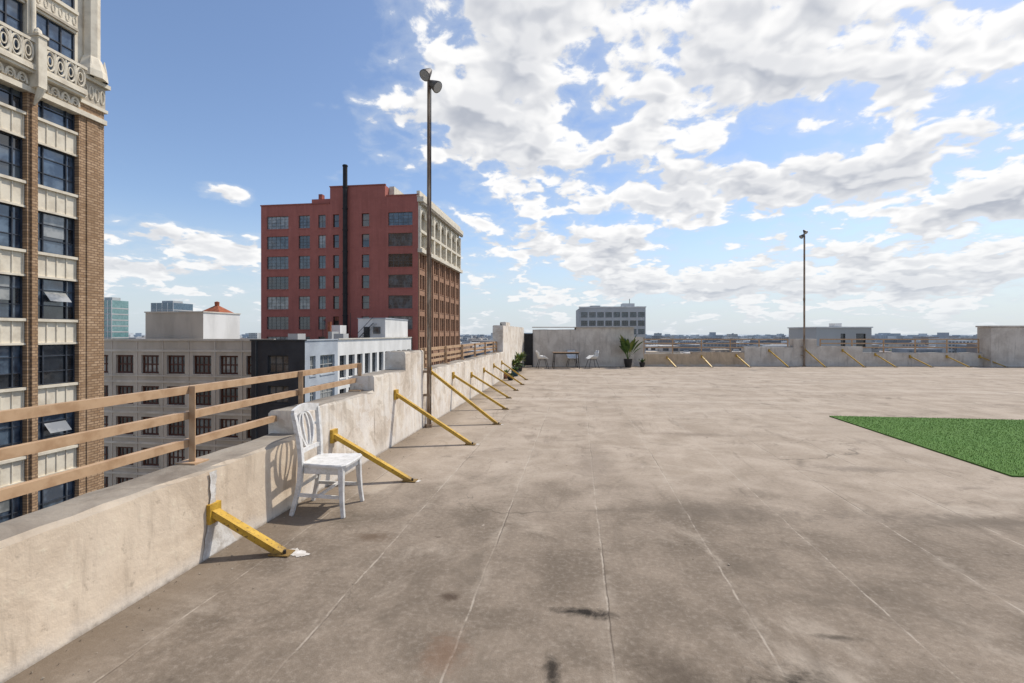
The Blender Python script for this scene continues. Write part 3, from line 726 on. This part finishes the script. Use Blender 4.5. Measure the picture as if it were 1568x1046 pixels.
for i in range(40): y = y0+.4+i*.78; m.box(x1+.4, x1+.95, y, y+.3, 25.5, 26.0, creamd)
m.build('street_side', rb)

# ------------------------------------------------------------ beige loft building
bb = empty('beige_loft_building'); m = MB()
xs = [(-59.2-3.68+3.68*k, -59.2-3.68+3.68*k+2.55) for k in range(-1, 7)]
rws = [(-3.5-3.95*k, -1.15-3.95*k) for k in range(6, -1, -1)]
facade(m, (0, 55, 0), (1, 0, 0), (0, -1, 0), -68, -37, GZ, .7, xs, rws, beige, lambda i, j: [glassd, glassb, glassm, glassd, glassb][(i*5+j*3+i*j) % 5], frameb, .35, (4, 2), .22)
shell(m, -68, -37, 55, 78, GZ, .4, beige, rooftar, 'NEWT')
m.box(-68, -37, 54.85, 55.25, .7, .95, beiget)
for z in [-.55-3.95*k for k in range(7)]: m.box(-68, -37, 54.90, 54.997, z-.15, z+.12, beiget)
for z in [-3.75-3.95*k for k in range(7)]: m.box(-68, -37, 54.86, 54.998, z-.10, z+.06, beiget)
for (a, b_) in xs: m.box(a-.62, a-.52, 54.93, 54.996, GZ, .6, beiget)
m.build('walls_and_windows', bb)
m = MB(); shell(m, -56.3, -47.9, 56.4, 63.2, .4, 4.35, beige, rooftar, 'NWST'); m.quad((-47.9,56.4,.4),(-47.9,63.2,.4),(-47.9,63.2,4.35),(-47.9,56.4,4.35), whites)  # east face in paler stucco: sunlit side put into the colour
m.box(-56.4, -47.8, 56.3, 63.3, 4.35, 4.5, beiget); m.build('penthouse', bb)
m = MB(); m.add([(-57.6,66,4.5),(-53.2,66,4.5),(-53.2,70,4.5),(-57.6,70,4.5),(-55.4,68,6.1)], [(0,1,4),(1,2,4),(2,3,4),(3,0,4)], terracotta); m.box(-57.2,-53.6,66.4,69.6,.4,4.5,beige); m.tube([(-55.4,68,5.9),(-55.4,68,6.5),(-55.4,68,6.6)], [.3,.35,.05], terracotta, 8)
m.build('tiled_turret', bb)
# ------------------------------------------------------------ charcoal building
cb = empty('charcoal_building'); m = MB()
facade(m, (0, 50, 0), (1, 0, 0), (0, -1, 0), -36.5, -30.0, GZ, .8, [(-34.5, -32.0)], [(-2.8-3.4*k, -.85-3.4*k) for k in range(7, -1, -1)], charcoal, glassm, framed, .3, (3, 2), .12)
facade(m, (-30, 0, 0), (0, 1, 0), (1, 0, 0), 50, 57.4, GZ, .8, [(51, 52.2), (53.2, 56.6)], [(-3.2-3.4*k, -.95-3.4*k) for k in range(7, -1, -1)], bluegrey, lambda i, j: glassb if (i+j) % 2 else glassm, framew, .3, (3, 2), .12)
shell(m, -36.5, -30, 50, 57.4, GZ, .6, charcoal, rooftar, 'NWT'); m.box(-36.6, -29.9, 49.9, 50.2, .8, .95, framed); m.box(-30.2, -29.9, 50.2, 57.4, .8, .95, bluegrey)
m.tube([(-35.8, 49.85, -20), (-35.8, 49.85, .8)], .07, framed, 8)
m.build('walls_and_windows', cb)
# ------------------------------------------------------------ white building
wb = empty('white_building'); m = MB()
cols_ = [(57.9+2.45*k, 57.9+2.45*k+1.75) for k in range(11)]
facade(m, (-30.02, 0, 0), (0, 1, 0), (1, 0, 0), 57.41, 84.5, GZ, .86, cols_, [(-4.1-4.3*k, -1.2-4.3*k) for k in range(6, -1, -1)], whites, glassd, framed, .4, (3, 3), .09)
facade(m, (0, 57.41, 0), (1, 0, 0), (0, -1, 0), -46, -30.02, GZ, .86, [], [], whites, glassd, framed)
shell(m, -46, -30.02, 57.41, 84.5, GZ, .5, whites, rooftar, 'NWT'); m.box(-30.3, -29.85, 57.41, 84.5, .86, 1.0, beiget)
m.build('walls_and_windows', wb)
m = MB(); shell(m, -35.2, -30.6, 74, 84.3, .5, 4.0, whites, rooftar, 'NWEST'); m.box(-35.3, -30.5, 73.9, 84.4, 4.0, 4.15, bluegrey)
m.box(-34.2, -33.2, 73.9, 73.99, .5, 2.7, framed); m.box(-32.6, -31.4, 73.9, 73.99, 1.6, 2.7, glassm)
for k in range(9): m.box(-34.9+k*.32, -34.5+k*.32, 73.1, 73.8, .7+k*.3, .75+k*.3, darkmetal)
m.tube([(-34.9, 73.1, 1.6), (-32.2, 73.1, 4.3)], .04, darkmetal, 6); m.tube([(-34.9, 73.1, .7), (-32.2, 73.1, 3.3)], .06, darkmetal, 6)
m.build('penthouse', wb)
m = MB()
m.box(-38.2, -36.2, 70, 72, .5, 2.9, whites); m.box(-36.0, -35.4, 66, 68, .5, 1.9, greyc); m.box(-33, -31.6, 62, 63.5, .5, 1.6, greyc); m.tube([(-37.4, 69, .5), (-37.4, 69, 3.4)], .3, terracotta, 10); m.tube([(-37.0, 75, .5), (-37.0, 75, 5.)], .05, darkmetal, 6)
m.box(-41, -39.5, 64, 66, .5, 1.6, greyc); m.tube([(-34, 61, .5), (-34, 61, 2.2)], .06, darkmetal, 6)
m.build('rooftop_equipment', wb)

# ------------------------------------------------------------ mid distance buildings
def cam2w(R, Zd): return (R*C-Zd*S, R*S+Zd*C)
gb = empty('grey_office_building'); m = MB(); cx, cy = cam2w(49.8, 240)
m.M = Matrix.Translation((cx, cy, 0)) @ Matrix.Rotation(TH*.5, 4, 'Z')
facade(m, (0, 0, 0), (1, 0, 0), (0, -1, 0), -16.3, 16.3, GZ, 14.6, [(-15.4+4.0*k, -12.2+4.0*k) for k in range(8)], [(1.3+4.2*k-21, 3.9+4.2*k-21) for k in range(8)], greyc, lambda i, j: glassm if (i*3+j) % 3 else glassd, framed, .5, (3, 2), .12)
shell(m, -16.3, 16.3, 0, 26, GZ, 14.3, greyc, rooftar, 'NEWT'); m.box(-16.6, 16.6, -.3, .3, 14.6, 15.1, whites); m.box(6, 12, 6, 12, 14.3, 17, whites); m.box(-10, -5, 8, 12, 14.3, 16, greyc); m.tube([(10, 9, 17), (10, 9, 19.5)], .15, darkmetal, 6)
m.build('walls_and_windows', gb)
gb = empty('rooftop_machine_house'); m = MB(); cx, cy = cam2w(33.6, 50)
m.M = Matrix.Translation((cx, cy, 0)) @ Matrix.Rotation(TH, 4, 'Z')
facade(m, (0, 0, 0), (1, 0, 0), (0, -1, 0), -2.1, 3.6, -1, 2.2, [(.4, .9), (2.0, 3.0)], [(.2, 1.6)], greyc, glassd, framed, .15, (1, 1), .06)
shell(m, -2.1, 3.6, 0, 5, -6, 2.2, greyc, rooftar, 'NEWT'); m.box(-2.2, 3.7, -.1, 5.1, 2.2, 2.32, whites); m.box(.5, 1.2, 1, 2, 2.32, 2.7, whites)
m.box(-5, 8, -1, 9, GZ, -1.0, beige)
m.build('walls', gb)
for nm_, R_, Z_, w_, top, mt in (('teal_glass_tower', -248, 300, 11, 22, glassteal), ('navy_glass_tower', -281, 400, 20, 26.5, glassnavy)):
    e = empty(nm_); m = MB(); cx, cy = cam2w(R_, Z_); m.M = Matrix.Translation((cx, cy, 0)); m.box(-w_/2, w_/2, -w_/2, w_/2, GZ, top, mt)
    for k in range(int((top-GZ)/3.6)): m.box(-w_/2-.1, w_/2+.1, -w_/2-.1, w_/2+.1, GZ+3.6*k, GZ+3.6*k+.7, greyc)
    for k in range(5): m.box(-w_/2-.15+k*w_/4-.1, -w_/2+.15+k*w_/4, -w_/2-.14, -w_/2-.01, GZ, top, whites)
    m.box(-w_/4, w_/4, -w_/4, w_/4, top, top+2, greyc); m.build('curtain_wall', e)

# ------------------------------------------------------------ distant city
def haze_tint(c, f): return tuple(a*(1-f)+h_*f for a, h_ in zip(c, (.40, .47, .54)))  # aerial haze painted into base colours, stronger for farther bands
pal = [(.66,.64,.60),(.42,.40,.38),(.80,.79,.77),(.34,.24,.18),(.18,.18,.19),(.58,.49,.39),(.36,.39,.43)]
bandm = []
HAZE_F = (.0, .22, .46, .66)
for bi, f in enumerate(HAZE_F):
    bandm.append([simple('city_%d_%d' % (bi, i), haze_tint(c, f), haze_tint(tuple(x*.6 for x in c), f), .05, .9) for i, c in enumerate(pal)])
win_d = [simple('city_windows_%d' % i, haze_tint((.05, .06, .07), f), haze_tint((.09, .10, .11), f), .2, .4) for i, f in enumerate(HAZE_F)]
treem = [simple('tree_%d' % i, haze_tint((.07, .10, .04), f), haze_tint((.03, .05, .02), f), .3, .95) for i, f in enumerate((.0, .12, .36, .56))]
m = MB(); tr = MB(); rnd = random.Random(21)
for i in range(5200):
    az = rnd.uniform(-64, 56); Zd = 150*(7000/150)**(rnd.random()**.62)
    a = radians(az)-0; x, y = sin(a)*Zd, cos(a)*Zd
    if y < 130 and x > -75 and x < 60: continue
    if -34 < x < 2 and y < 900: continue
    if Zd < 420 and -22 < math.degrees(a) < 40 and x > 0: 
        if rnd.random() < .5: continue
    w, d = rnd.uniform(9, 28), rnd.uniform(9, 28)
    if Zd > 2500: w *= 1.8
    h = rnd.choice([5, 7, 9, 12, 15]) if rnd.random() < .8 else rnd.uniform(15, 25)
    if x < -34 and y < 500: h = rnd.uniform(14, 27)
    if Zd > 900 and rnd.random() < .035: h = rnd.uniform(25, 38)
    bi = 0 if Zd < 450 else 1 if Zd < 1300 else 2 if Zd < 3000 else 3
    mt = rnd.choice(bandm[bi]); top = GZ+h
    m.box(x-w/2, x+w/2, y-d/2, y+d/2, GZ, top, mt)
    if Zd < 1800:
        if rnd.random() < .6: u, v = rnd.uniform(-w/3, w/4), rnd.uniform(-d/3, d/4); m.box(x+u, x+u+w*.2, y+v, y+v+d*.15, top, top+rnd.uniform(.8, 2.5), rnd.choice(bandm[bi]))
        for k in range(int(h/3.6)): 
            z = top-1.3-k*3.6
            nn = max(2, int(w/3.5))
            for q_ in range(nn):
                xa = x-w/2+w*(q_+.2)/nn; m.box(xa, xa+w/nn*.6, y-d/2-.08, y-d/2-.01, z-1.5, z, win_d[bi])
m.build('distant_city_buildings')
for i in range(1500):
    az = rnd.uniform(-60, 56); Zd = 260*(5000/260)**(rnd.random()**.7); a = radians(az); x, y = sin(a)*Zd, cos(a)*Zd
    if -30 < x < -4: continue
    bi = 0 if Zd < 450 else 1 if Zd < 1300 else 2 if Zd < 3000 else 3
    H = rnd.uniform(7, 15); Rr = rnd.uniform(3, 7)*(1.6 if Zd > 1500 else 1); vs = []; fs = []
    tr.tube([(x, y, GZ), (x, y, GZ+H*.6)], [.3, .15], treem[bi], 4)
    for k in range(26 if Zd < 1500 else 14):
        u = Vector((rnd.gauss(0, 1), rnd.gauss(0, 1), rnd.gauss(0, 1))).normalized()*rnd.random()**.4
        c = Vector((x+u.x*Rr, y+u.y*Rr, GZ+H*.68+u.z*H*.34)); s_ = Rr*rnd.uniform(.25, .5)
        o = len(vs)
        for q_ in range(5):
            vs.append(tuple(c+Vector((rnd.uniform(-1, 1), rnd.uniform(-1, 1), rnd.uniform(-.8, .8)))*s_))
        fs += [(o, o+1, o+2), (o+1, o+3, o+2), (o+2, o+3, o+4), (o, o+4, o+1)]
    tr.add(vs, fs, treem[bi])
tr.build('distant_trees')

# ------------------------------------------------------------ world
SUN = Vector((.52, .45, 1.0)).normalized()
sun_el = math.asin(SUN.z); sun_rot = math.atan2(SUN.x, SUN.y)
w = bpy.data.worlds.new("World"); scene.world = w; w.use_nodes = True
try: w.cycles.sampling_method = 'MANUAL'; w.cycles.sample_map_resolution = 256
except Exception as ex: print(ex)
t = NT(w.node_tree); bg = w.node_tree.nodes['Background']; bg.inputs['Strength'].default_value = .15
sky = t.n.new('ShaderNodeTexSky'); sky.sky_type = 'NISHITA'; sky.sun_disc = False
sky.sun_elevation = sun_el; sky.sun_rotation = sun_rot; sky.air_density = 1.0; sky.dust_density = .7; sky.ozone_density = 1.5
D = t.vm('NORMALIZE', t.n.new('ShaderNodeTexCoord').outputs['Generated'])
dx, dy, dz = t.xyz(D)
zc = t.math('MAXIMUM', dz, 0.)
az = t.math('MULTIPLY', t.math('ARCTAN2', dx, dy), 180/pi)
el = t.math('MULTIPLY', t.math('ARCSINE', dz), 180/pi)
AE = t.comb(az, el, 0)
banks = [(0, 35, 44, 12, .17), (30, 30, 24, 9, .08), (-15, 21.5, 13, 5, .16), (6, 24, 18, 5, .11), (26, 23, 14, 3.5, .07),
         (11, 15.8, 15, 2.8, .18), (-3, 10, 14, 2.4, .15), (27, 14, 10, 3.0, .15), (37, 10.5, 9, 1.8, .16), (24, 7, 28, 2.1, .17), (8, 5.0, 26, 1.3, .12), (32, 4.0, 24, 1.5, .14),
         (-39, 14, 3.4, 1.3, .36), (-41, 9.3, 9, 2.0, .30), (-46, 6.2, 7, 1.2, .26),
         (20, 20, 46, 34, .09), (60, 30, 25, 25, .1),
         (-48, 27, 25, 17, -.40), (-44, 12, 14, 3, -.14), (-27, 13, 9, 6, -.20), (21, 11, 8, 1.0, -.14), (22, 18.6, 9, 1.3, -.14), (38, 20, 7, 3.0, -.14), (0, 13.2, 8, .8, -.08)]
acc = None
for (a, e_, ra, re, wt) in banks:
    v = t.vm('MULTIPLY', t.vm('SUBTRACT', AE, (a, e_, 0)), (1/ra, 1/re, 0))
    g = t.mr(t.vm('LENGTH', v), .1, 1.3, wt, 0)
    acc = g if acc is None else t.math('ADD', acc, g)
pz = t.math('ADD', zc, .27)
p = t.comb(t.math('DIVIDE', dx, pz), t.math('DIVIDE', dy, pz), 0)
def n2d(v, sc, d, r, out=0):
    n = t.n.new('ShaderNodeTexNoise'); n.noise_dimensions = '2D'; t.put(n.inputs['Vector'], v)
    n.inputs['Scale'].default_value = sc; n.inputs['Detail'].default_value = d; n.inputs['Roughness'].default_value = r; return n.outputs[out]
pw = t.vm('ADD', p, t.scale(t.vm('SUBTRACT', n2d(p, 9, 1, .5, 1), (.5, .5, .5)), .045))
def billow(v, sc):
    n = t.n.new('ShaderNodeTexVoronoi'); n.voronoi_dimensions = '2D'; n.feature = 'SMOOTH_F1'; t.put(n.inputs['Vector'], v)
    n.inputs['Scale'].default_value = sc; n.inputs['Smoothness'].default_value = .35
    return t.math('SUBTRACT', .55, n.outputs['Distance'])
def dens(pp):
    a = n2d(pp, 2.8, 0, .5); b_ = n2d(t.vm('ADD', pp, (5.2, 1.3, .7)), 6.6, 3, .52)
    v = t.math('ADD', t.math('MULTIPLY', a, .38), t.math('MULTIPLY', b_, .62))
    return t.math('ADD', v, t.math('MULTIPLY', billow(pp, 15), .10))
sp_ = Vector((SUN.x, SUN.y))/(SUN.z+.27)
toward = t.vm('SUBTRACT', (sp_.x, sp_.y, 0), p)
s0 = dens(pw); s1 = dens(t.vm('ADD', pw, t.scale(toward, .05)))
hf = t.math('MULTIPLY', t.math('SUBTRACT', n2d(pw, 34, 5, .66), .5), .15)
d0 = t.math('ADD', t.math('ADD', s0, acc), hf)
TH0 = .600
mask = t.mr(d0, TH0, TH0+.07)
thick = t.mr(t.math('ADD', s0, acc), TH0+.04, TH0+.30)
diff = t.math('ADD', t.math('SUBTRACT', s1, s0), t.math('MULTIPLY', hf, -.35))
shade = t.mr(diff, -.085, .085, 1, 0)
lit = t.math('ADD', t.math('MULTIPLY', shade, .58), t.math('MULTIPLY', t.math('SUBTRACT', 1., thick), .55), clamp=True)
cc = t.mix(lit, (3.2, 3.4, 3.85), (6.8, 6.75, 6.7))
skyc = t.mix(1., sky.outputs[0], (.98, .99, 1.04), 'MULTIPLY')
haze = t.mr(dz, 0., .24, .8, 0)
skyh = t.mix(haze, skyc, (4.1, 4.7, 5.3))
wisp = t.mr(d0, TH0-.14, TH0+.04, 0, .32)
skyh = t.mix(wisp, skyh, (4.7, 5.1, 5.6))
cch = t.mix(t.mr(dz, 0., .2, .40, 0), cc, (4.7, 5.1, 5.5))
mask = t.math('MULTIPLY', mask, t.mr(dz, .0, .05, .4, .98))
t.l.new(t.mix(mask, skyh, cch), bg.inputs['Color'])

sl = bpy.data.lights.new('sun', 'SUN'); sl.energy = 3.9; sl.angle = radians(.5); sl.color = (1, .93, .83)
so = bpy.data.objects.new('sun', sl); scene.collection.objects.link(so); so.rotation_euler = (-SUN).to_track_quat('-Z', 'Y').to_euler(); so.location = (20, 10, 30)

cam = bpy.data.cameras.new('camera'); cam.lens = 16.99; cam.sensor_width = 36; cam.shift_y = -12/1568; cam.clip_end = 40000; cam.clip_start = .05
co = bpy.data.objects.new('camera', cam); scene.collection.objects.link(co); co.location = (0, 0, 1.6); co.rotation_euler = (pi/2, 0, TH)
scene.camera = co
scene.view_settings.view_transform = 'Standard'; scene.view_settings.look = 'None'; scene.view_settings.exposure = 0
